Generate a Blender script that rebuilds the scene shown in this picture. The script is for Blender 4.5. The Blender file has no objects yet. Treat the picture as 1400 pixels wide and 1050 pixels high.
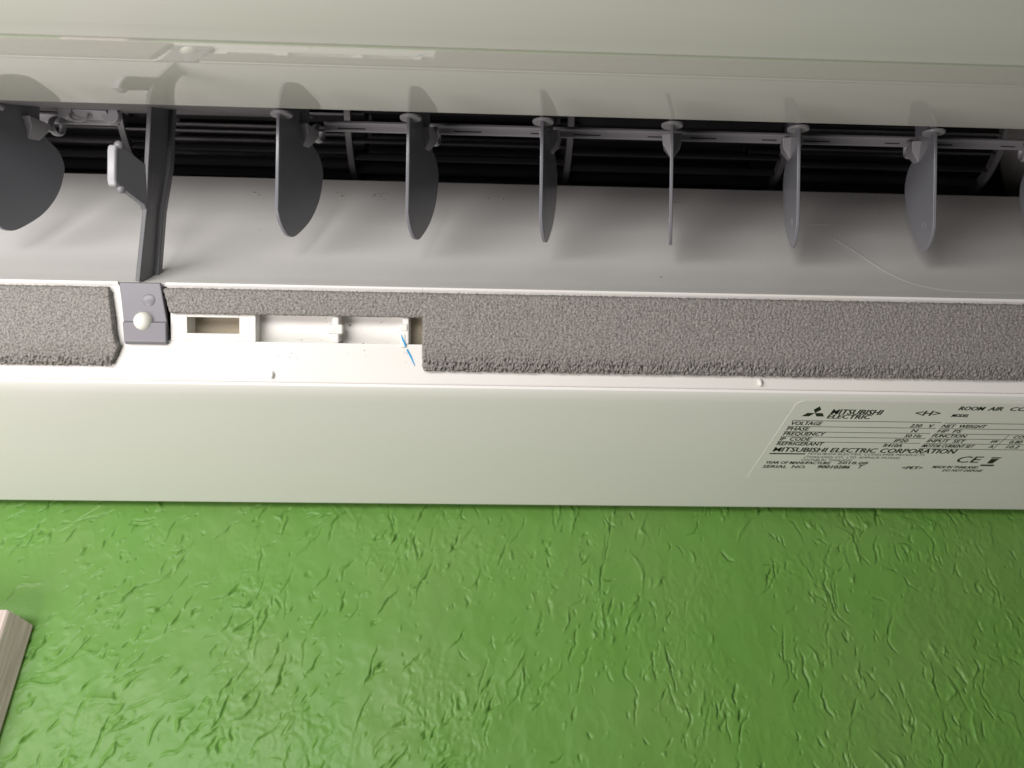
import bpy, bmesh, math
import numpy as np
from mathutils import Matrix, Vector

S = bpy.context.scene
COL = S.collection
R = math.radians

# ------------------------------------------------------------------ camera, world, lamps
# Section measurements are in mm: d = horizontal distance towards the wall, z = height,
# both taken from the place the photographer stood.  y = 0 is the wall, z = 0 the underside.
WALL_D, UNDER_Z = 462.0, 196.0

def P(x, d, z):
    return (x / 1000.0, (d - WALL_D) / 1000.0, (z - UNDER_Z) / 1000.0)

E0, YAW, ROLL = R(32), R(2.6), R(-0.5)
f = Vector((math.sin(YAW) * math.cos(E0), math.cos(YAW) * math.cos(E0), math.sin(E0)))
r = Vector((math.cos(YAW), -math.sin(YAW), 0))
u = r.cross(f)
r2 = r * math.cos(ROLL) + u * math.sin(ROLL)
u2 = u * math.cos(ROLL) - r * math.sin(ROLL)
cam = bpy.data.cameras.new('camera')
cam.sensor_width = 36
cam.lens = 36 * 1100 / 1400
cam.clip_start, cam.clip_end = 0.01, 50
co = bpy.data.objects.new('camera', cam)
COL.objects.link(co)
M = Matrix.Identity(4)
for i in range(3):
    M[i][0], M[i][1], M[i][2] = r2[i], u2[i], -f[i]
M.translation = P(0, 0, 0)
co.matrix_world = M
S.camera = co
cam.dof.use_dof = True
cam.dof.focus_distance = 0.40
cam.dof.aperture_fstop = 9

W = bpy.data.worlds.new("World")
S.world = W
W.use_nodes = True
W.node_tree.nodes['Background'].inputs[0].default_value = (1.0, 0.97, 0.92, 1)
W.node_tree.nodes['Background'].inputs[1].default_value = 0.075

def area(name, loc, aim, size, power, color, tall=None):
    l = bpy.data.lights.new(name, 'AREA')
    l.shape = 'RECTANGLE' if tall else 'DISK'
    l.size, l.energy, l.color = size, power, color
    if tall:
        l.size_y = tall
    o = bpy.data.objects.new(name, l)
    COL.objects.link(o)
    o.location = loc
    o.rotation_euler = (Vector(aim) - Vector(loc)).to_track_quat('-Z', 'Y').to_euler()
    return o

area('left_soft_light', (-0.40, -0.60, -0.10), (-0.22, -0.04, 0.03), 0.66, 4.1, (1.0, 0.975, 0.95), 0.14)  # unseen light from the left, stretched sideways to blur the vane shadows
area('floor_bounce', (-0.62, -0.58, -0.80), (-0.16, -0.14, 0.0), 0.6, 7.8, (1.0, 0.905, 0.90))

S.view_settings.view_transform = 'Standard'
S.view_settings.look = 'None'
S.view_settings.exposure = 0
S.view_settings.gamma = 1

# ------------------------------------------------------------------ materials
def mat(name, col, rough=0.4, ior=1.45, coat=0.0, bump=None, var=None, spec=0.5):
    m = bpy.data.materials.new(name)
    m.use_nodes = True
    nt = m.node_tree
    b = nt.nodes['Principled BSDF']
    b.inputs['Base Color'].default_value = (*col, 1)
    b.inputs['Roughness'].default_value = rough
    b.inputs['IOR'].default_value = ior
    b.inputs['Specular IOR Level'].default_value = spec
    if coat:
        b.inputs['Coat Weight'].default_value = coat
        b.inputs['Coat Roughness'].default_value = 0.05
    tc = nt.nodes.new('ShaderNodeTexCoord')
    if var:                                   # (scale, other colour, low, high)
        n = nt.nodes.new('ShaderNodeTexNoise')
        n.inputs['Scale'].default_value = var[0]
        n.inputs['Detail'].default_value = 6
        rp = nt.nodes.new('ShaderNodeMapRange')
        rp.inputs[1].default_value, rp.inputs[2].default_value = var[2], var[3]
        mx = nt.nodes.new('ShaderNodeMix')
        mx.data_type = 'RGBA'
        mx.inputs[6].default_value = (*col, 1)
        mx.inputs[7].default_value = (*var[1], 1)
        nt.links.new(tc.outputs['Object'], n.inputs['Vector'])
        nt.links.new(n.outputs['Fac'], rp.inputs[0])
        nt.links.new(rp.outputs[0], mx.inputs[0])
        nt.links.new(mx.outputs[2], b.inputs['Base Color'])
    if bump:                                  # (scale, strength, distance)
        n = nt.nodes.new('ShaderNodeTexNoise')
        n.inputs['Scale'].default_value = bump[0]
        n.inputs['Detail'].default_value = 4
        bp = nt.nodes.new('ShaderNodeBump')
        bp.inputs['Strength'].default_value = bump[1]
        bp.inputs['Distance'].default_value = bump[2]
        nt.links.new(tc.outputs['Object'], n.inputs['Vector'])
        nt.links.new(n.outputs['Fac'], bp.inputs['Height'])
        nt.links.new(bp.outputs[0], b.inputs['Normal'])
    return m

WHITE = mat('white_plastic', (.76, .75, .715), .28, 1.5, var=(9, (.74, .73, .68), .45, .75), bump=(900, .03, .0002))
UNDER = mat('glossy_underside_plastic', (.80, .785, .765), .28, 1.5, spec=.32, bump=(30, .02, .0005))
GLOSS = mat('mirror_gloss_plastic', (.46, .45, .415), .03, 2.8, spec=.5)
FRONT = mat('front_panel_plastic', (.50, .495, .465), .24, 1.6, bump=(40, .02, .0004))
RAMP = mat('grey_white_plastic', (.80, .785, .76), .28, 1.45, var=(14, (.73, .715, .69), .4, .75))
VANE = mat('grey_vane_plastic', (.18, .184, .202), .22, 1.45, bump=(1500, .05, .0001))
LINK = mat('grey_bar_plastic', (.25, .248, .258), .32)
BRKT = mat('bracket_plastic', (.13, .13, .138), .28, bump=(1500, .05, .0001))
FOOT = mat('grey_foot_plastic', (.19, .185, .205), .35)
BALL = mat('ivory_pin', (.80, .79, .72), .25)
FANM = mat('black_fan_plastic', (.035, .035, .036), .3)
CASE = mat('dark_casing', (.012, .012, .013), .8)
ROOF = mat('grey_roof_plastic', (.16, .155, .16), .5)
FOAM = mat('grey_foam', (.315, .298, .28), .95, var=(1350, (.15, .141, .132), .40, .64), bump=(2200, .7, .0006), spec=.2)
GREEN = mat('green_paint', (.122, .278, .052), .38, 1.5, var=(16, (.142, .278, .066), .4, .7), bump=(700, .06, .0006), spec=.28)
INK = mat('black_ink', (.015, .015, .013), .5)
INKG = mat('grey_ink', (.10, .10, .09), .5)
STICK = mat('sticker_film', (.79, .775, .755), .28, 1.5, spec=.32)
BLUE = mat('blue_ink', (.02, .32, .62), .4)
HOLE = mat('brown_recess', (.30, .26, .19), .6)

def wood():
    m = mat('whitewashed_wood', (.62, .52, .47), .65)
    nt = m.node_tree
    b = nt.nodes['Principled BSDF']
    tc = nt.nodes.new('ShaderNodeTexCoord')
    mp = nt.nodes.new('ShaderNodeMapping')
    mp.inputs['Scale'].default_value = (260, 260, 12)
    n = nt.nodes.new('ShaderNodeTexNoise')
    n.inputs['Scale'].default_value = 2.0
    n.inputs['Detail'].default_value = 6
    cr = nt.nodes.new('ShaderNodeValToRGB')
    cr.color_ramp.elements[0].position, cr.color_ramp.elements[0].color = .35, (.50, .42, .375, 1)
    cr.color_ramp.elements[1].position, cr.color_ramp.elements[1].color = .65, (.66, .57, .515, 1)
    bp = nt.nodes.new('ShaderNodeBump')
    bp.inputs['Strength'].default_value = .35
    bp.inputs['Distance'].default_value = .0008
    nt.links.new(tc.outputs['Object'], mp.inputs[0])
    nt.links.new(mp.outputs[0], n.inputs['Vector'])
    nt.links.new(n.outputs['Fac'], cr.inputs[0])
    nt.links.new(cr.outputs[0], b.inputs['Base Color'])
    nt.links.new(n.outputs['Fac'], bp.inputs['Height'])
    nt.links.new(bp.outputs[0], b.inputs['Normal'])
    return m
WOOD = wood()

# ------------------------------------------------------------------ helpers
def link(name, me, m, parent=None, smooth=35, bevel=0.0, seg=2):
    if m is not None and not me.materials:
        me.materials.append(m)
    o = bpy.data.objects.new(name, me)
    COL.objects.link(o)
    if parent:
        o.parent = parent
    if smooth:
        for p in me.polygons:
            p.use_smooth = True
        me.set_sharp_from_angle(angle=R(smooth))
    if bevel:
        b = o.modifiers.new('bevel', 'BEVEL')
        b.width, b.segments, b.limit_method, b.angle_limit = bevel / 1000, seg, 'ANGLE', R(30)
        b.harden_normals = True
    return o

def mesh(name, verts, faces, fix=True):
    me = bpy.data.meshes.new(name)
    me.from_pydata(verts, [], faces)
    if fix:
        bm = bmesh.new()
        bm.from_mesh(me)
        bmesh.ops.remove_doubles(bm, verts=bm.verts, dist=1e-7)
        bmesh.ops.recalc_face_normals(bm, faces=bm.faces)
        bm.to_mesh(me)
        bm.free()
    me.update()
    return me

def prism(name, prof, x0, x1, m, parent, bevel=0.3, smooth=35, fix=True):
    """closed section prof [(d,z)] drawn out along X; x0/x1 numbers or one per point"""
    n = len(prof)
    a = x0 if isinstance(x0, (list, tuple)) else [x0] * n
    b = x1 if isinstance(x1, (list, tuple)) else [x1] * n
    v = [P(a[i], *prof[i]) for i in range(n)] + [P(b[i], *prof[i]) for i in range(n)]
    fc = [tuple(range(n)), tuple(range(n, 2 * n))]
    fc += [(i, (i + 1) % n, n + (i + 1) % n, n + i) for i in range(n)]
    return link(name, mesh(name, v, fc), m, parent, smooth, bevel)

def spline(pts, k=8):
    p = [np.array(q, float) for q in pts]
    p = [2 * p[0] - p[1]] + p + [2 * p[-1] - p[-2]]
    out = []
    for i in range(1, len(p) - 2):
        for t in np.linspace(0, 1, k, endpoint=False):
            a, b, c, d = p[i - 1], p[i], p[i + 1], p[i + 2]
            out.append(tuple(.5 * (2 * b + (c - a) * t + (2 * a - 5 * b + 4 * c - d) * t * t + (3 * b - a - 3 * c + d) * t ** 3)))
    out.append(tuple(p[-2]))
    return out

def strip(name, pts, th, x0, x1, m, parent, bevel=0.0, smooth=40):
    """a bent sheet: open section pts with thickness th put on its left side"""
    p = [np.array(q, float) for q in pts]
    nn = []
    for i in range(len(p)):
        t = p[min(i + 1, len(p) - 1)] - p[max(i - 1, 0)]
        t /= np.linalg.norm(t)
        nn.append(np.array((-t[1], t[0])))
    back = [tuple(p[i] + nn[i] * th) for i in range(len(p))]
    return prism(name, [tuple(q) for q in p] + back[::-1], x0, x1, m, parent, bevel, smooth)

def add_box(bm, c, s, rot=None):
    mt = Matrix.Translation(c) @ (rot.to_4x4() if rot else Matrix.Identity(4)) @ Matrix.Diagonal((*s, 1))
    bmesh.ops.create_cube(bm, size=1, matrix=mt)

def bm_obj(name, bm, m, parent, bevel=0.0, smooth=35):
    bmesh.ops.recalc_face_normals(bm, faces=bm.faces)
    me = bpy.data.meshes.new(name)
    bm.to_mesh(me)
    bm.free()
    return link(name, me, m, parent, smooth, bevel)

CE, SE = math.cos(E0), math.sin(E0)
def duct(D, V):                       # D along the air duct, V across it -> (d, z)
    return (D * CE - V * SE, D * SE + V * CE)

def plate(name, pts, xs, th, m, parent, bevel=0.35):
    """outline pts [(D,V)] in the duct section, xs the X of each point, thickness th along X"""
    n = len(pts)
    v = [P(xs[i] - th / 2, *duct(*pts[i])) for i in range(n)] + [P(xs[i] + th / 2, *duct(*pts[i])) for i in range(n)]
    fc = [tuple(range(n)), tuple(range(n, 2 * n))]
    fc += [(i, (i + 1) % n, n + (i + 1) % n, n + i) for i in range(n)]
    return link(name, mesh(name, v, fc), m, parent, 40, bevel)

rng = np.random.default_rng(7)
def perlin(x, y, seed):
    g = np.random.default_rng(seed)
    perm = g.permutation(512)
    ang = g.random(512) * 2 * np.pi
    gx, gy = np.cos(ang), np.sin(ang)
    xi, yi = np.floor(x).astype(int), np.floor(y).astype(int)
    xf, yf = x - xi, y - yi
    def dot(i, j):
        h = perm[(perm[(xi + i) & 511] + yi + j) & 511]
        return gx[h] * (xf - i) + gy[h] * (yf - j)
    s = lambda t: t * t * t * (t * (t * 6 - 15) + 10)
    a, b = s(xf), s(yf)
    return 1.4 * ((dot(0, 0) * (1 - a) + dot(1, 0) * a) * (1 - b) + (dot(0, 1) * (1 - a) + dot(1, 1) * a) * b)

def grid_faces(nx, ny):
    i, j = np.meshgrid(np.arange(nx - 1), np.arange(ny - 1), indexing='ij')
    a = (i * ny + j).ravel()
    return np.stack([a, a + ny, a + ny + 1, a + 1], 1)

def grid_mesh(name, co, nx, ny):
    fc = grid_faces(nx, ny)
    me = bpy.data.meshes.new(name)
    me.vertices.add(len(co))
    me.vertices.foreach_set('co', co.astype(np.float32).ravel())
    me.loops.add(fc.size)
    me.loops.foreach_set('vertex_index', fc.astype(np.int32).ravel())
    me.polygons.add(len(fc))
    me.polygons.foreach_set('loop_start', np.arange(0, fc.size, 4, dtype=np.int32))
    me.update(calc_edges=True)
    me.validate()
    return me

# ------------------------------------------------------------------ the wall
def build_wall():
    x0, x1, z0, z1, st = -.345, .375, -.215, .035, .00055
    xs = np.arange(x0, x1, st)
    zs = np.arange(z0, z1, st)
    X, Z = np.meshgrid(xs, zs, indexing='ij')
    mx, mz = X * 1000, Z * 1000
    wx = mx + 5 * perlin(mx / 17, mz / 17, 1) + 1.6 * perlin(mx / 5, mz / 5, 2)
    wz = mz + 5 * perlin(mx / 17, mz / 17, 3) + 1.6 * perlin(mx / 5, mz / 5, 4)
    ss = lambda t: np.clip(t, 0, 1) ** 2 * (3 - 2 * np.clip(t, 0, 1))
    H = .9 * perlin(mx / 60, mz / 60, 5) + .45 * perlin(mx / 20, mz / 22, 6) + .26 * perlin(wx / 8, wz / 11, 7)
    rough = ss((perlin(mx / 50 + 3, mz / 50, 80) + .12 + mx / 900) / .5)
    H += rough * (.30 * perlin(wx / 3.4, wz / 4.8, 81) + .08 * perlin(mx / 1.7, mz / 2.2, 82))
    H += .16 * (1 - np.abs(perlin(wx / 9, wz / 15, 83)) * 3).clip(0, 1) * ss(perlin(mx / 30, mz / 30, 84) * 2 + .4)
    # creases left by the trowel: a fine groove with the plaster lapped up on one side
    g = np.random.default_rng(11)
    dens = perlin(mx / 45, mz / 45, 90)
    vx = mx + 3.0 * perlin(mx / 14, mz / 14, 91) + .8 * perlin(mx / 4.5, mz / 4.5, 92)
    vz = mz + 3.0 * perlin(mx / 14, mz / 14, 93) + .8 * perlin(mx / 4.5, mz / 4.5, 94)
    wvar = 1 + .9 * perlin(mx / 5, mz / 5, 95)
    n_st = 0
    while n_st < 1700:
        cx, cz = g.uniform(-300, 352), g.uniform(-160, 4)
        i0, j0 = int((cx / 1000 - x0) / st), int((cz / 1000 - z0) / st)
        if g.random() > .55 + .8 * dens[i0, j0]:
            continue
        n_st += 1
        L = 2.0 + 7 * g.random() ** 2 + 30 * g.random() ** 6
        th = math.radians(np.interp(cx, [-200, 0, 200], [48, 64, 92]) + g.normal(0, 26 if L < 12 else 18))
        bend = g.normal(0, .8)
        big = min(L / 9, 1.3)
        dep, lap = g.uniform(.4, 1.7) * (.5 + .5 * big), g.uniform(.15, .5) * big
        wd = g.uniform(.28, .68)
        if g.random() < .28:                  # some are raised beads instead
            dep, wd = -dep * .7, wd * 1.3
        side = 1 if g.random() < .75 else -1
        k = int((L / 2 + 7) / (st * 1000))
        sl = (slice(max(i0 - k, 0), i0 + k), slice(max(j0 - k, 0), j0 + k))
        lx, lz = vx[sl] - vx[i0, j0], vz[sl] - vz[i0, j0]
        a = lx * math.cos(th) + lz * math.sin(th)
        c = (-lx * math.sin(th) + lz * math.cos(th)) - bend * a * a / max(L, 6) * .5
        c = c * side
        env = ss((L / 2 - np.abs(a)) / (L * .36))
        H[sl] += env * (-dep * wvar[sl] * np.exp(-(c / (wd * (.35 + .65 * env))) ** 2) + lap * .5 * (1 + np.tanh((c - .3) / wd)) * np.exp(-np.clip(c, 0, None) / (1.2 + L * .09)))
    edge = np.minimum.reduce([X - x0, x1 - X, Z - z0, z1 - Z])
    H = (H - .5) * ss(edge / .03)
    Y = -H * .00078 - .0006
    co = np.stack([X, Y, Z], -1).reshape(-1, 3)
    me = grid_mesh('wall', co, len(xs), len(zs))
    me.flip_normals()
    bm = bmesh.new()
    bm.from_mesh(me)
    L = 1.6
    ex1, ez1 = xs[-1], zs[-1]
    for (a, b, c, d) in ((-L, L, -L, z0), (-L, L, ez1, L), (-L, x0, z0, ez1), (ex1, L, z0, ez1)):
        bm.faces.new([bm.verts.new((p, -.0006, q)) for p, q in ((a, c), (b, c), (b, d), (a, d))])
    bm.to_mesh(me)
    bm.free()
    o = link('wall', me, GREEN, None, 0)
    for p in me.polygons:
        p.use_smooth = True
    o['kind'] = 'structure'
    o['label'] = 'green painted wall with rough trowelled plaster under the air conditioner'
    o['category'] = 'wall'
build_wall()

# ------------------------------------------------------------------ wooden batten
sec = [(-300, 444.0), (-254.2, 444.0), (-253.0, 445.0), (-246.2, 459.6), (-246.6, 461.2), (-300, 461.2)]
tops = [129.2, 129.2, 128.9, 125.2, 125.0, 125.0]
bv_ = [P(x, d, t) for (x, d), t in zip(sec, tops)] + [P(x, d, -330) for x, d in sec]
bt = link('wooden_batten', mesh('wooden_batten', bv_, [(0, 1, 2, 3, 4, 5), (6, 7, 8, 9, 10, 11)] + [(i, (i + 1) % 6, 6 + (i + 1) % 6, 6 + i) for i in range(6)]), WOOD, None, 20, .5)
bt['label'] = 'short whitewashed wooden batten standing against the green wall below the unit'
bt['category'] = 'batten'

# ------------------------------------------------------------------ air conditioner
AC = bpy.data.objects.new('air_conditioner', None)
COL.objects.link(AC)
AC['label'] = 'white wall mounted air conditioner with open outlet showing grey vanes and black fan'
AC['category'] = 'air conditioner'
XL, XR = -400, 400

UP = prism('underside_panel', [(454, 235), (454, 200), (453.5, 198), (452.2, 196.6), (450.5, 196), (334, 196), (327, 196.05), (322, 196.35), (319.4, 197.1), (318.8, 198.2), (320.5, 199.3), (449, 199.3), (449, 235)], XL, XR, UNDER, AC, 0)

wn = UP.modifiers.new('weighted normals', 'WEIGHTED_NORMAL')
wn.keep_sharp = True
wn.weight = 100

# lower lip: a continuous foot, then the raised front which is cut out for bracket and sockets
LIP = prism('lower_lip', [(319.6, 198.6), (318.6, 198.9), (317.4, 200.2), (315, 203.7), (307.2, 210.4), (306.4, 211.2), (305.9, 212), (311.5, 216), (324, 212), (326, 200.5)], XL, XR, WHITE, AC, .25)
front = [(306.5, 211), (291.4, 231.2), (289.8, 231.6), (289.6, 232.5), (290.6, 233.4), (292.6, 233.3), (308.5, 214.5)]
def lip_front(x0, x1):
    return prism('lip_front', front, x0, x1, WHITE, LIP, .2)
lip_front(XL, [-160.8, -163.6, -163.9, -164.1, -164.1, -164, -161.5])
lip_front(-27.2, XR)
up = [(297.9, 222.7)] + front[1:5] + [(292.6, 233.3), (303.5, 226.9)]
prism('lip_front', up, [-141.2, -142.6, -142.8, -142.9, -142.9, -142.8, -141.4], -27.2, WHITE, LIP, .2)
prism('lip_front', [(312.2, 215.5), (303.5, 226.9), (305.2, 228.3), (313.8, 217.2)], -103, -33, WHITE, LIP, 0)
prism('socket_end', [(312.2, 215.5), (303.5, 226.9), (305.2, 228.3), (313.8, 217.2)], -32.8, -24, HOLE, LIP, 0)
prism('lip_front', [(318.2, 219.8), (309.5, 231.2), (311.2, 232.6), (319.8, 221.2)], -141, -24, HOLE, LIP, 0)

def socket_pt(x, s, o):                # s along the slot face from the ledge, o outwards
    t = np.array((-8.0, 10.9)) / 13.52
    nrm = np.array((-10.9, -8.0)) / 13.52
    q = np.array((305.9, 211.8)) + t * s + nrm * o
    return P(x, *q)

def socket_box(bm, x0, x1, s0, s1, o0, o1):
    v = [bm.verts.new(socket_pt(x, s, o)) for x in (x0, x1) for s in (s0, s1) for o in (o0, o1)]
    for q in ((0, 1, 3, 2), (4, 6, 7, 5), (0, 4, 5, 1), (2, 3, 7, 6), (0, 2, 6, 4), (1, 5, 7, 3)):
        bm.faces.new([v[k] for k in q])

bm = bmesh.new()
socket_box(bm, -141.2, -133.8, 0.1, 13.6, -12, .25)
socket_box(bm, -110.4, -103, 0.1, 13.6, -12, .25)
socket_box(bm, -133.9, -110.3, 0.1, 3.6, -12, .22)
socket_box(bm, -133.9, -110.3, 10.9, 13.6, -12, .22)
bm_obj('slot_socket', bm, WHITE, LIP, .3)
bm = bmesh.new()
socket_box(bm, -136, -108, 1, 12, -11.8, -10.5)
bm_obj('slot_recess', bm, HOLE, LIP, 0)
bm = bmesh.new()
socket_box(bm, -68.4, -65.2, 0.1, 13.5, -8, .4)
socket_box(bm, -70.4, -63.4, 4.2, 8.8, -2, .9)
bm_obj('snap_post', bm, WHITE, LIP, .9)
bm = bmesh.new()
socket_box(bm, -36.4, -33.4, 0.1, 13.5, -8, .4)
socket_box(bm, -37.6, -34, 6.0, 9.5, -2, .9)
socket_box(bm, -37.4, -34.8, -1.5, 5, -2, .7)
bm_obj('snap_post', bm, WHITE, LIP, .7)
# small nubs on the bright rim
for x in (-96.4, 131.6):
    bm = bmesh.new()
    bmesh.ops.create_uvsphere(bm, u_segments=12, v_segments=8, radius=.0013, matrix=Matrix.Translation(P(x, 316.6, 201.2)) @ Matrix.Diagonal((.9, 1.0, 1.7, 1)))
    bm_obj('rim_nub', bm, WHITE, LIP, 0, 80)
# blue pen mark across the last post and the rim under it
def ribbon(name, pts, w, m, parent):
    v, fc = [], []
    for i, (x, s, o) in enumerate(pts):
        ww = w * (.35 if i in (0, len(pts) - 1) else 1)
        v += [socket_pt(x - ww, s, o), socket_pt(x + ww, s, o)]
    for i in range(len(pts) - 1):
        fc.append((2 * i, 2 * i + 1, 2 * i + 3, 2 * i + 2))
    return link(name, mesh(name, v, fc), m, parent, 0)
ribbon('pen_mark', [(-36.9, 4.6, .78), (-36.2, 2.6, .8), (-35.3, .6, .82), (-34.9, -1.4, .78)], .42, BLUE, LIP)
def rim_pt(x, t):
    a, b = np.array((307.2, 210.4)), np.array((315, 203.7))
    q = a + (b - a) * t + np.array((-.652, -.759)) * .12
    return P(x, *q)
v = [rim_pt(-34.6, .05), rim_pt(-34.0, .0), rim_pt(-32.9, .38), rim_pt(-32.2, .33), rim_pt(-30.9, .8), rim_pt(-30.6, .78)]
link('pen_mark', mesh('pen_mark', v, [(0, 1, 3, 2), (2, 3, 5, 4)]), BLUE, LIP, 0)

# foam lining
def foam(name, prof, x0, x1, seed, fuzz=1.0, tuft=None):
    st = .36
    p = np.array(prof, float)
    L = np.r_[0, np.cumsum(np.linalg.norm(np.diff(p, axis=0), axis=1))]
    s = np.linspace(0, L[-1], int(L[-1] / st))
    pd, pz = np.interp(s, L, p[:, 0]), np.interp(s, L, p[:, 1])
    k = np.ones(5) / 5
    pad = lambda a: np.convolve(np.r_[[a[0]] * 2, a, [a[-1]] * 2], k, 'valid')
    pd, pz = pad(pd), pad(pz)
    td, tz = np.gradient(pd), np.gradient(pz)
    ln = np.hypot(td, tz)
    nd, nz = -tz / ln, td / ln
    a = np.interp(s, L, x0) if isinstance(x0, (list, tuple)) else np.full(len(s), x0)
    b = np.interp(s, L, x1) if isinstance(x1, (list, tuple)) else np.full(len(s), x1)
    nx = int((max(b) - min(a)) / st)
    t = np.linspace(0, 1, nx)
    X = a[None, :] + (b - a)[None, :] * t[:, None]
    Sg = np.broadcast_to(s[None, :], X.shape)
    h = .45 * perlin(X / 1.15, Sg / 1.4, seed) + .38 * perlin(X / .72, Sg / .8, seed + 1) + .12 * perlin(X / 6, Sg / 5, seed + 2)
    h += .35 * (rng.random(X.shape) - .5)
    if tuft:
        m = np.clip((tuft - Sg) / 2.5, 0, 1)
        h += m * (1.9 * (1 - 2.4 * np.abs(perlin(X / 1.2, Sg / 2.8, seed + 5))) - .9)
    edge = np.minimum.reduce([np.broadcast_to(t[:, None] * (b - a)[None, :], X.shape), np.broadcast_to((1 - t)[:, None] * (b - a)[None, :], X.shape)])
    back = 2.2 * np.exp(-(edge / .55) ** 2)       # the cut ends roll back to the plastic
    h = h * fuzz * .62 - back
    X = X + .25 * perlin(Sg / 1.4, X / 7, seed + 8)
    D = pd[None, :] + nd[None, :] * h
    Z = pz[None, :] + nz[None, :] * h
    co = np.stack([X / 1000, (D - WALL_D) / 1000, (Z - UNDER_Z) / 1000], -1).reshape(-1, 3)
    me = grid_mesh(name, co, *X.shape)
    return link(name, me, FOAM, LIP, 0)
fp = [(315.3, 204.6), (313.0, 202.3), (311.6, 202.6), (304.6, 207.2), (303.2, 208.8), (290.4, 227.6), (290.0, 229.2), (291.6, 231.0)]
foam('foam_strip', fp, -27.3, 330, 101, 1.0, 11)
foam('foam_strip', fp, -330, [-168.5, -167.2, -166.8, -162.6, -164.2, -166.6, -167, -167], 121, .9, 9)
fq = [(298.9, 222.2), (296.2, 220.2), (290.4, 227.8), (290.0, 229.2), (291.6, 231.0)]
foam('foam_strip', fq, [-141.4, -141.4, -143.6, -144, -144], -19.5, 141, 1.0)

# outlet ramp
ramp_prof = spline([(291.6, 233.6), (301.5, 247), (314, 268), (327, 298), (338, 326), (345, 347), (350, 362)], 8)
RAMPO = strip('outlet_ramp', ramp_prof, -1.6, XL + 4, XR - 4, RAMP, AC, 0, 60)

def on_ramp(x, z, off=.25):
    d = np.interp(z, [q[1] for q in ramp_prof], [q[0] for q in ramp_prof])
    d2 = np.interp(z + 1, [q[1] for q in ramp_prof], [q[0] for q in ramp_prof])
    nrm = np.array((-1, d2 - d)) / math.hypot(1, d2 - d)
    return P(x, d + nrm[0] * off, z + nrm[1] * off)
def bead(name, pts, w, m, parent):
    v, fc = [], []
    for i, (x, z) in enumerate(pts):
        a, b = pts[max(i - 1, 0)], pts[min(i + 1, len(pts) - 1)]
        t = np.array((b[0] - a[0], b[1] - a[1]), float)
        t /= np.linalg.norm(t)
        n = np.array((-t[1], t[0])) * w
        v += [on_ramp(x + n[0], z + n[1], 0.02), on_ramp(x, z, .28), on_ramp(x - n[0], z - n[1], 0.02)]
    for i in range(len(pts) - 1):
        fc += [(3 * i, 3 * i + 1, 3 * i + 4, 3 * i + 3), (3 * i + 1, 3 * i + 2, 3 * i + 5, 3 * i + 4)]
    return link(name, mesh(name, v, fc), m, parent, 80)
bead('moulded_rib', spline([(196, 305), (202, 290), (210, 266), (218, 252), (232, 246), (262, 245), (300, 246)], 6), 1.2, RAMP, RAMPO)
bead('moulded_rib', [(188, 322), (200, 322.4)], .9, RAMP, RAMPO)

# grime caught along the throat edge and a few loose specks
GRIME = mat('brown_grime', (.20, .16, .10), .8)
def specks(name, pts, m, parent):
    bm = bmesh.new()
    for p, rad in pts:
        bmesh.ops.create_icosphere(bm, subdivisions=1, radius=rad / 1000, matrix=Matrix.Translation(p) @ Matrix.Diagonal((1.3, .7, .6, 1)))
    o = bm_obj(name, bm, m, parent, 0, 80)
    o['kind'] = 'stuff'
    return o
gs = np.random.default_rng(5)
pts = []
for cx, n in ((-79, 16), (-60, 14), (-30, 5), (5, 6), (40, 4), (110, 5), (190, 6), (-130, 6), (-200, 8)):
    for _ in range(n):
        pts.append((on_ramp(cx + gs.normal(0, 3.5), 346.5 - abs(gs.normal(0, 3.0)), .05), .12 + .5 * gs.random() ** 2))
pts += [(on_ramp(88.5, 256, .05), .55), (on_ramp(-120, 300, .05), .3), (on_ramp(150, 280, .05), .3)]
specks('grime', pts, GRIME, RAMPO)
pts = [(socket_pt(gs.uniform(-100, -30), gs.uniform(.5, 12), -6.9), .12 + .22 * gs.random()) for _ in range(14)]
pts += [(socket_pt(-54.5, .15, -1.6), .45), (socket_pt(-61.5, 8.4, -6.8), .45)]
pts += [(rim_pt(gs.uniform(-140, -30), gs.uniform(.1, .9)), .10 + .15 * gs.random()) for _ in range(16)]
specks('dust', pts, INK, LIP)

# glossy roof of the outlet and the front panel
up_prof = [(238.45, 289.72), (233.43, 286.46), (229.04, 283.9), (225.07, 281.76), (221.41, 279.96), (218.0, 278.4), (214.81, 277.05), (211.85, 275.97), (209.1, 275.1), (206.5, 274.37), (203.2, 273.57), (200.0, 272.84), (196.89, 272.14), (193.85, 271.49), (193.2, 271.36)]
UPW = strip('outlet_roof', up_prof, -1.8, XL + 2, XR - 2, GLOSS, AC, 0, 60)
strip('front_panel', spline([(192.8, 271.2), (188.5, 270.4), (185.23, 269.75), (179.85, 268.86), (174.73, 268.15), (167.52, 267.35), (160, 266.6), (150, 265.9), (142, 266.4), (134.5, 270), (130.5, 278), (129, 300), (127, 420), (130, 492), (140, 502), (200, 505), (452, 505)], 6), -2.2, XL, XR, FRONT, AC, 0, 60)
for x in (XL, XR - 3):
    prism('end_cheek', [(451, 200), (451, 503), (140, 500), (131, 488), (131, 280), (143, 268), (200, 276), (236, 290), (293, 236), (319, 200)], x + .5, x + 2.5, WHITE, AC, .4)

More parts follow.
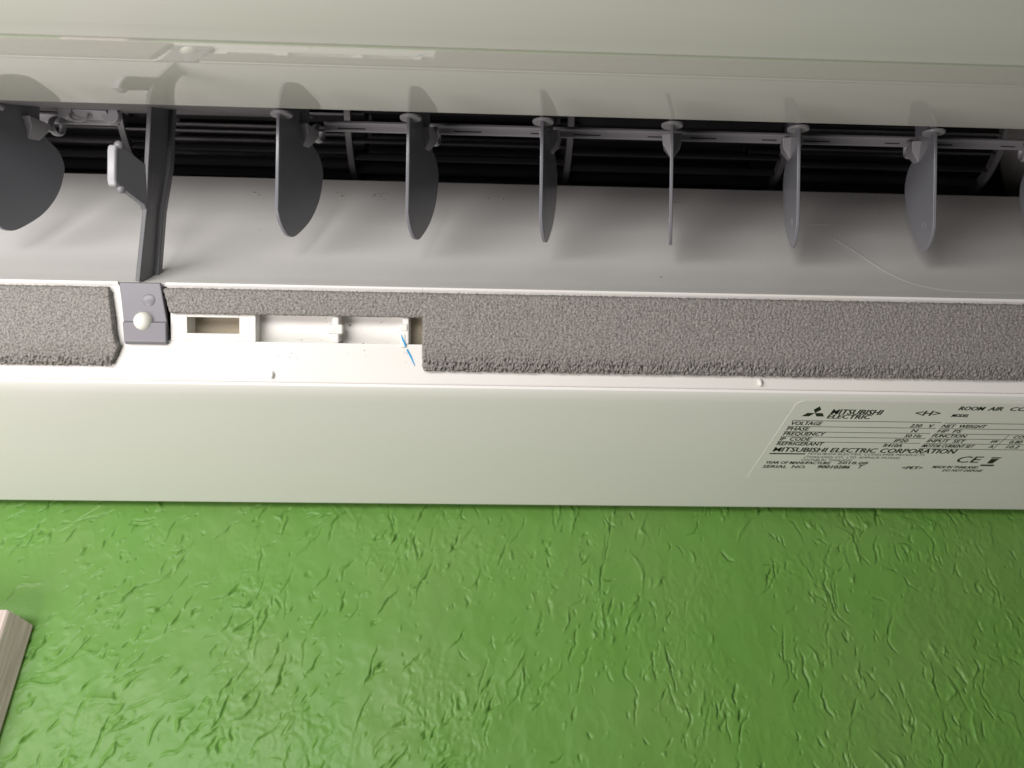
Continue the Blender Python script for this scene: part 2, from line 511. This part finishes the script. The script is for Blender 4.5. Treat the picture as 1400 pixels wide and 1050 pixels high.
# grey strip of the throat above the vanes, dark housing round the fan
prism('throat_rail', [(239.4, 291.3), (300, 357), (302, 362), (240, 294)], XL + 4, -94, ROOF, AC, .3)
prism('throat_rail', [(239.4, 291.3), (252, 318), (300, 378), (304, 386), (240, 296)], -94.2, XR - 4, CASE, AC, .3)
strip('fan_housing', spline([(352, 362), (372, 371), (404, 392), (425, 440), (405, 490), (355, 500), (315, 470), (304, 430), (303, 384)], 8), -1.6, XL + 4, XR - 4, CASE, AC, 0, 60)

# fan
FC = (362.0, 440.0)
FAN = bpy.data.objects.new('fan', None)
COL.objects.link(FAN)
FAN.parent = AC
discs = [-358, -221, -84, 53, 190, 327]
def disc(x):
    v, fc, n = [], [], 64
    for i in range(n):
        a = 2 * math.pi * i / n
        for R_, xx in ((51.2, -1.8), (51.2, 1.8), (46, 1.8), (46, -1.8)):
            v.append(P(x + xx, FC[0] + R_ * math.cos(a), FC[1] + R_ * math.sin(a)))
    for i in range(n):
        j = (i + 1) % n
        for k in range(4):
            l = (k + 1) % 4
            fc.append((4 * i + k, 4 * j + k, 4 * j + l, 4 * i + l))
    return mesh('fan_disc', v, fc)
DISC = mat('fan_disc_plastic', (.13, .13, .135), .4)
for x in discs:
    link('fan_disc', disc(x), DISC, FAN, 35)
def blade_mesh(len_):
    v, fc = [], []
    pts = []
    for t in np.linspace(0, 1, 6):
        rr = 39 + 11.2 * t
        an = -.12 * t - .05 * math.sin(t * math.pi)
        th = .55 + .35 * math.sin(math.pi * (.2 + .7 * t))
        pts.append((rr, an, th))
    ring = [(rr * math.cos(an) - th * math.sin(an), rr * math.sin(an) + th * math.cos(an)) for rr, an, th in pts]
    ring += [(rr * math.cos(an) + th * math.sin(an), rr * math.sin(an) - th * math.cos(an)) for rr, an, th in reversed(pts)]
    n = len(ring)
    v = [(0, a / 1000, b / 1000) for a, b in ring] + [(len_ / 1000, a / 1000, b / 1000) for a, b in ring]
    fc = [tuple(range(n)), tuple(range(n, 2 * n))] + [(i, (i + 1) % n, n + (i + 1) % n, n + i) for i in range(n)]
    me = mesh('fan_blade', v, fc)
    return me
bmesh_blade = blade_mesh(133.2)
first = link('fan_blade', bmesh_blade, FANM, FAN, 50)
NB = 26
cnt = 0
for si in range(5):
    for k in range(NB):
        o = first if cnt == 0 else first.copy()
        if cnt:
            COL.objects.link(o)
            o.parent = FAN
        cnt += 1
        o.location = P(discs[si] + 1.9, *FC)
        o.rotation_euler = (2 * math.pi * (k + .37 * si) / NB, 0, 0)

# vanes
SW = .2346                             # the vanes are swung a little to the right
VD = 380.0
def vane(xv):
    out = [(0, 129), (0, 79.5)] + spline([(0, 79.5), (3.0, 74.6), (8, 70.8), (13, 69.7), (20, 72), (34, 82), (43.5, 94), (47.6, 106), (47.2, 112), (43, 117.2), (36, 120.6), (32.5, 123)], 5)[1:] + [(31, 126.5), (31, 146), (12, 146), (8, 132)]
    o = plate('vane', [(VD + w, V) for w, V in out], [xv + SW * w for w, V in out], 1.7, VANE, AC, .45)
    def vp(w, V, x=0):
        return Vector(P(xv + SW * w + x, *duct(VD + w, V)))
    e_w = (vp(1, 100) - vp(0, 100)).normalized()
    e_v = (vp(0, 101) - vp(0, 100)).normalized()
    e_n = e_w.cross(e_v).normalized()
    fr = Matrix((e_w, e_v, e_n)).transposed()
    # pivot: post, collar
    bm = bmesh.new()
    ax = Matrix((e_n, e_w, e_v)).transposed().to_4x4()
    bmesh.ops.create_cone(bm, cap_ends=True, segments=24, radius1=.0017, radius2=.0017, depth=.009, matrix=Matrix.Translation(vp(3.5, 129.5)) @ ax)
    bmesh.ops.create_cone(bm, cap_ends=True, segments=28, radius1=.0050, radius2=.0053, depth=.0013, matrix=Matrix.Translation(vp(3.5, 125.6)) @ ax)
    bm_obj('pivot', bm, LINK, o, .25)
    # wedge shaped gusset on both cheeks
    bm = bmesh.new()
    vs = [vp(w, V) + e_n * n / 1000 for w, V, n in ((20, 127, -5), (20, 127, 5), (34, 127, 4.6), (34, 127, -4.6), (22, 122.5, -4.6), (22, 122.5, 4.6), (33, 122.5, 4), (33, 122.5, -4), (24, 117, -1), (24, 117, 1), (31, 118, 1), (31, 118, -1))]
    bv = [bm.verts.new(q) for q in vs]
    for b0 in (0, 4):
        for k in range(4):
            l = (k + 1) % 4
            bm.faces.new([bv[b0 + k], bv[b0 + l], bv[b0 + 4 + l], bv[b0 + 4 + k]])
    bm.faces.new(bv[0:4])
    bm.faces.new(bv[8:12])
    bm_obj('gusset', bm, LINK, o, .4)
    # hook that snaps round the link bar
    bm = bmesh.new()
    vs = []
    n1, n2 = 18, 8
    for i in range(n1 + 1):
        a = R(-250 + 285 * i / n1)
        for j in range(n2):
            b = 2 * math.pi * j / n2
            rr = 4.1 + .95 * math.cos(b)
            q = vp(43.2, 129.3) + (e_w * math.cos(a) + e_v * math.sin(a)) * rr / 1000 + e_n * 2.0 * math.sin(b) / 1000
            vs.append(bm.verts.new(q))
    for i in range(n1):
        for j in range(n2):
            k = (j + 1) % n2
            bm.faces.new([vs[i * n2 + j], vs[i * n2 + k], vs[(i + 1) * n2 + k], vs[(i + 1) * n2 + j]])
    bm.faces.new(vs[:n2])
    bm.faces.new(vs[-n2:])
    add_box(bm, vp(35.5, 126.2), (.0075, .0022, .0034), fr)
    bm_obj('bar_hook', bm, LINK, o, 0, 60)
    # shallow round ejector mark near the tip
    bm = bmesh.new()
    vs, n1, n2 = [], 24, 6
    for i in range(n1):
        a = 2 * math.pi * i / n1
        for j in range(n2):
            b = 2 * math.pi * j / n2
            rr = 2.3 + .28 * math.cos(b)
            vs.append(bm.verts.new(vp(13.5, 82.5) + (e_w * math.cos(a) + e_v * math.sin(a)) * rr / 1000 + e_n * (-.85 + .22 * math.sin(b)) / 1000))
    for i in range(n1):
        for j in range(n2):
            i2, k = (i + 1) % n1, (j + 1) % n2
            bm.faces.new([vs[i * n2 + j], vs[i * n2 + k], vs[i2 * n2 + k], vs[i2 * n2 + j]])
    bm_obj('round_mark', bm, VANE, o, 0, 60)
    return o
first_v = None
VX = (-96.8, -36.1, 27.0, 89.1, 150.6, 217.5, 281.3, -230.4)
first_v = vane(VX[0])
for xv in VX[1:]:
    c = first_v.copy()
    COL.objects.link(c)
    c.location.x = (xv - VX[0]) / 1000
    for ch in list(first_v.children):
        d = ch.copy()
        COL.objects.link(d)
        d.parent = c

# link bars: a rounded top strip and a deeper flat face below it
def link_bar(x0, x1):
    c = (289.5, 339.2)
    def q(a, b):                      # a towards the room, b up, both across the view
        return (c[0] - a * .72 - b * .64, c[1] - a * .64 + b * .76)
    prof = [q(-1.5, -3.0), q(.9, -3.0), q(1.2, -2.6), q(1.2, .1), q(2.6, .5), q(3.0, 1.2), q(2.4, 2.2), q(1.2, 2.6), q(-1.5, 2.6)]
    b = prism('link_bar', prof, x0, x1, LINK, AC, .2, 30)
    return b, q
LB, lq = link_bar(-84, 330)
for xv in VX[:7]:
    for s0, s1 in ((9.5, 24), (-13, -5)):
        bm = bmesh.new()
        xx = xv + SW * 44
        a, b_ = lq(1.23, -1.15), lq(1.23, -1.75)
        v = [P(xx + s0, *a), P(xx + s1, *a), P(xx + s1, *b_), P(xx + s0, *b_)]
        if xx + s0 > -84:
            link('bar_slit', mesh('bar_slit', v, [(0, 1, 2, 3)]), CASE, LB, 0)
LB2, _ = link_bar(-330, -190)
bm = bmesh.new()
fr = Matrix(((1, 0, 0), (0, .76, .64), (0, -.64, .76)))
add_box(bm, Vector(P(-203, 284.5, 338.4)), (.021, .0062, .0046), Matrix.Rotation(R(2), 3, 'Y'))
bmesh.ops.create_cone(bm, cap_ends=True, segments=20, radius1=.0040, radius2=.0036, depth=.0064, matrix=Matrix.Translation(P(-213.5, 284, 337.6)) @ Matrix.Rotation(R(130), 4, 'X'))
bmesh.ops.create_cone(bm, cap_ends=True, segments=20, radius1=.0044, radius2=.0044, depth=.005, matrix=Matrix.Translation(P(-191.5, 285.5, 337.4)) @ Matrix.Rotation(R(130), 4, 'X'))
bm_obj('bar_end', bm, LINK, LB2, .5)
bm = bmesh.new()
vs, n1, n2 = [], 16, 6
for i in range(n1 + 1):
    a = R(170 + 200 * i / n1)
    for j in range(n2):
        b = 2 * math.pi * j / n2
        rr = 3.6 + .7 * math.cos(b)
        vs.append(bm.verts.new(Vector(P(-206.5, 283, 334.4)) + Vector((math.cos(a) * 1.25, -.45 * math.sin(a), .75 * math.sin(a))) * rr / 1000 + Vector((0, .7, .6)) * 1.4 * math.sin(b) / 1000))
for i in range(n1):
    for j in range(n2):
        k = (j + 1) % n2
        bm.faces.new([vs[i * n2 + j], vs[i * n2 + k], vs[(i + 1) * n2 + k], vs[(i + 1) * n2 + j]])
bm_obj('bar_hook', bm, LINK, LB2, 0, 60)

# bracket in front of the fan
BR = bpy.data.objects.new('bracket', None)
COL.objects.link(BR)
BR.parent = AC
arm = [(369.5, 44), (376, 77), (377, 98), (380, 129), (381, 134), (403, 139), (400, 103.6), (391.5, 80), (386.5, 47)]
plate('arm', arm, [-155.8] * 5 + [-155.0] * 4, 2.2, BRKT, BR, .45)
rib = [(404, 138), (401.5, 103.6), (393.5, 80), (388.5, 47), (384, 46), (388.5, 80), (396, 103.6), (399, 136)]
plate('arm_rib', rib, [-154.4] * 8, 4.6, BRKT, BR, .8)
side = [(377.5, 75), (375, 79.5), (366.8, 86.6), (366.2, 103), (368, 104.4), (378, 98), (382, 95), (383, 80)]
plate('pivot_arm', side, [-155.6, -156.6, -165.0, -165.4, -163.8, -156, -155.4, -155.4], 2.4, BRKT, BR, .5)
boss = [(366, 85.6), (364.8, 88.5), (364.6, 101.5), (365.6, 104.6), (368.6, 104.2), (369, 86)]
plate('pivot_boss', boss, [-166] * 6, 4.3, mat('lit_grey_plastic', (.36, .36, .38), .35), BR, 1.3)  # same plastic as the arm; the paler colour paints in its stronger light
bm = bmesh.new()
bmesh.ops.create_uvsphere(bm, u_segments=16, v_segments=10, radius=.0022, matrix=Matrix.Translation(P(-164.2, *duct(368.2, 104.6))))
bmesh.ops.create_uvsphere(bm, u_segments=16, v_segments=10, radius=.0020, matrix=Matrix.Translation(P(-163.4, *duct(369.4, 85.4))))
bm_obj('pivot_knob', bm, FOOT, BR, 0, 80)
ft = [(289.7, 231.9), (299.4, 217.6), (298.4, 216.2), (303.9, 209.6), (305.9, 209.2), (309, 213), (293.5, 233.5), (290.6, 233)]
FT = prism('foot', ft, [-163.4, -161.6, -161.4, -161.0, -161.0, -161.4, -163.6, -163.6], [-145.2, -142.2, -142.0, -142.2, -142.2, -142.2, -145, -145.2], FOOT, BR, .5)
bm = bmesh.new()
bmesh.ops.create_uvsphere(bm, u_segments=24, v_segments=16, radius=.0043, matrix=Matrix.Translation(P(-152.6, 299.6, 217.8)))
bm_obj('retaining_pin', bm, BALL, FT, 0, 80)
bm = bmesh.new()
bmesh.ops.create_uvsphere(bm, u_segments=20, v_segments=12, radius=.0030, matrix=Matrix.Translation(P(-150.2, 294.2, 225.6)) @ Matrix.Rotation(R(-55), 4, 'X') @ Matrix.Diagonal((1, 1, .22, 1)))
bm_obj('foot_dimple', bm, FOOT, FT, 0, 80)

# ------------------------------------------------------------------ rating label
def sheet(name, x0, x1, d0, d1, z, th, rad, m, parent):
    pts = []
    for cx, cd, a0 in ((x1 - rad, d1 - rad, 0), (x0 + rad, d1 - rad, 90), (x0 + rad, d0 + rad, 180), (x1 - rad, d0 + rad, 270)):
        for k in range(5):
            a = R(a0 + 22.5 * k)
            pts.append((cx + rad * math.cos(a), cd + rad * math.sin(a)))
    n = len(pts)
    v = [P(x, d, z) for x, d in pts] + [P(x, d, z - th) for x, d in pts]
    fc = [tuple(range(n)), tuple(range(n, 2 * n))] + [(i, (i + 1) % n, n + (i + 1) % n, n + i) for i in range(n)]
    return link(name, mesh(name, v, fc), m, parent, 0)
LABEL = sheet('rating_label', 151.5, 334, 324.2, 412.5, 195.98, .12, 4, STICK, AC)
ZT = 195.80
TEXT = [
    ("MITSUBISHI", 171.5, 196.5, 336.5, 4.6, 2), ("ELECTRIC", 171.3, 192.6, 340.6, 3.6, 2),
    ("VOLTAGE", 155.3, 170.9, 347.7, 3.5, 1), ("PHASE", 155.3, 166.4, 353.4, 3.5, 1), ("FREQUENCY", 155.3, 176.5, 358.7, 3.4, 1),
    ("IP  CODE", 155.3, 171.1, 364.4, 3.5, 1), ("REFRIGERANT", 155.4, 179.8, 369.6, 3.5, 1),
    ("MITSUBISHI ELECTRIC CORPORATION", 155.7, 254.3, 376.8, 4.7, 2),
    ("MITSUBISHI ELECTRIC CONSUMER PRODUCTS", 175.9, 239.7, 380.2, 2.3, 0), ("(THAILAND) CO., LTD. AMPHUR MUANG", 175.3, 227.7, 383.9, 2.3, 0), ("CHONBURI, THAILAND", 174.6, 202.8, 387.5, 2.4, 0),
    ("YEAR OF MANUFACTURE", 156.1, 192.0, 391.3, 2.9, 1), ("2018.08", 196.1, 212.7, 390.8, 2.9, 1),
    ("SERIAL  NO.", 156.2, 180.3, 396.4, 3.3, 1), ("90010286", 186.6, 204.8, 396.3, 3.6, 2), ("T", 208.9, 211.8, 396.0, 4.4, 1),
    ("<H>", 213.3, 225.7, 336.6, 4.5, 2), ("ROOM", 232.8, 245.0, 330.8, 3.4, 2), ("AIR", 247.5, 254.6, 330.8, 3.4, 2), ("CONDITIONER", 258.2, 296, 330.8, 3.4, 2), ("MODEL", 232.7, 241.1, 337.4, 2.6, 2),
    ("230", 217.0, 222.6, 348.4, 3.1, 1), ("V", 226.0, 228.5, 348.5, 3.2, 1), ("N", 220.0, 222.8, 353.7, 3.1, 1), ("50 Hz", 218.9, 227.7, 359.1, 3.1, 1),
    ("IP20", 215.9, 222.9, 364.5, 3.2, 1), ("R410A", 212.5, 222.5, 370.1, 3.4, 1),
    ("NET  WEIGHT", 233.3, 255.6, 348.4, 3.1, 1), ("HP  PS", 233.6, 245.7, 353.6, 3.1, 1), ("FUNCTION", 233.3, 250.9, 358.8, 3.1, 1),
    ("INPUT  SET", 233.3, 253.2, 364.3, 3.1, 1), ("MOTOR CURRENT SET", 233.3, 260.8, 369.8, 3.1, 1),
    ("kW", 267.4, 270.8, 364.0, 2.8, 1), ("A", 269.4, 271.7, 369.8, 3.1, 1), ("COOLING", 276.4, 292.5, 359.0, 3.0, 1), ("0.80", 277.4, 284.0, 364.5, 3.1, 1), ("10.2", 279.0, 285.7, 369.9, 3.1, 1),
    ("CE", 260.2, 273.2, 387.2, 7.0, 1), ("<PET>", 234.3, 245.9, 396.1, 3.3, 2), ("MADE IN THAILAND", 251.1, 276.6, 394.4, 2.8, 1), ("DO NOT DISPOSE", 258.9, 281.3, 398.4, 2.5, 1)]
for s, x0, x1, base, h, wgt in TEXT:
    cu = bpy.data.curves.new('lettering', 'FONT')
    cu.body = s
    cu.resolution_u = 2
    cu.offset = (0.0, .002, .003)[wgt]
    to = bpy.data.objects.new('lettering', cu)
    COL.objects.link(to)
    bpy.context.view_layer.update()
    me = bpy.data.meshes.new_from_object(to.evaluated_get(bpy.context.evaluated_depsgraph_get()))
    bpy.data.objects.remove(to)
    n = len(me.vertices)
    a = np.empty(n * 3)
    me.vertices.foreach_get('co', a)
    a = a.reshape(-1, 3)
    lo, hi = a.min(0), a.max(0)
    tall = .66                                     # capital height of the built-in font
    X = x0 + (a[:, 0] - lo[0]) / (hi[0] - lo[0]) * (x1 - x0)
    D = base - a[:, 1] / tall * h
    b = np.array([P(x, d, ZT) for x, d in zip(X, D)])
    me.vertices.foreach_set('co', b.ravel())
    me.update()
    if wgt:                                        # heavier stroke: printed twice, a hair apart
        bm = bmesh.new()
        bm.from_mesh(me)
        dup = bmesh.ops.duplicate(bm, geom=bm.verts[:] + bm.edges[:] + bm.faces[:])
        for q in dup['geom']:
            if isinstance(q, bmesh.types.BMVert):
                q.co += Vector(((0, .24, .36)[wgt] / 1000, .00008, -.00001))
        bm.to_mesh(me)
        bm.free()
    me.name = 'lettering'
    me.materials.clear()
    link('lettering', me, INK, LABEL, 0)

def flat(name, polys, m):
    v, fc = [], []
    for pl in polys:
        fc.append(tuple(range(len(v), len(v) + len(pl))))
        v += [P(x, d, ZT) for x, d in pl]
    return link(name, mesh(name, v, fc, True), m, LABEL, 0)
# three-diamond emblem
c = np.array((163.8, 335.6))
k, hh = 3.75, 1.0
dia = []
for an in (90, 210, 330):
    d1, d2 = R(an - 30), R(an + 30)
    a = c
    e1, e2 = np.array((math.cos(d1), -math.sin(d1))) * k, np.array((math.cos(d2), -math.sin(d2))) * k
    dia.append([tuple(c), tuple(c + e1), tuple(c + e1 + e2), tuple(c + e2)])
flat('emblem', dia, INK)
def rect(x0, x1, d0, d1):
    return [(x0, d0), (x1, d0), (x1, d1), (x0, d1)]
flat('table_rule', [rect(154.8, 231, d - .25, d + .25) for d in (343.2, 349.3, 354.8, 360.2, 365.6)], INKG)
flat('table_rule', [rect(233, 330, d - .25, d + .25) for d in (343.8, 349.5, 355.0, 360.4, 365.7, 371.6)] + [rect(272.6, 273.0, 355, 371.6)], INKG)
flat('underline', [rect(155, 174.5, 378.6, 379.9)], INK)
flat('bin_symbol', [[(277.6, 380.6), (283.6, 380.6), (283, 381.8), (278.2, 381.8)], [(278.4, 382.4), (282.8, 382.4), (282.2, 388), (279, 388)], rect(276.6, 284.2, 389.4, 391.2)], INK)
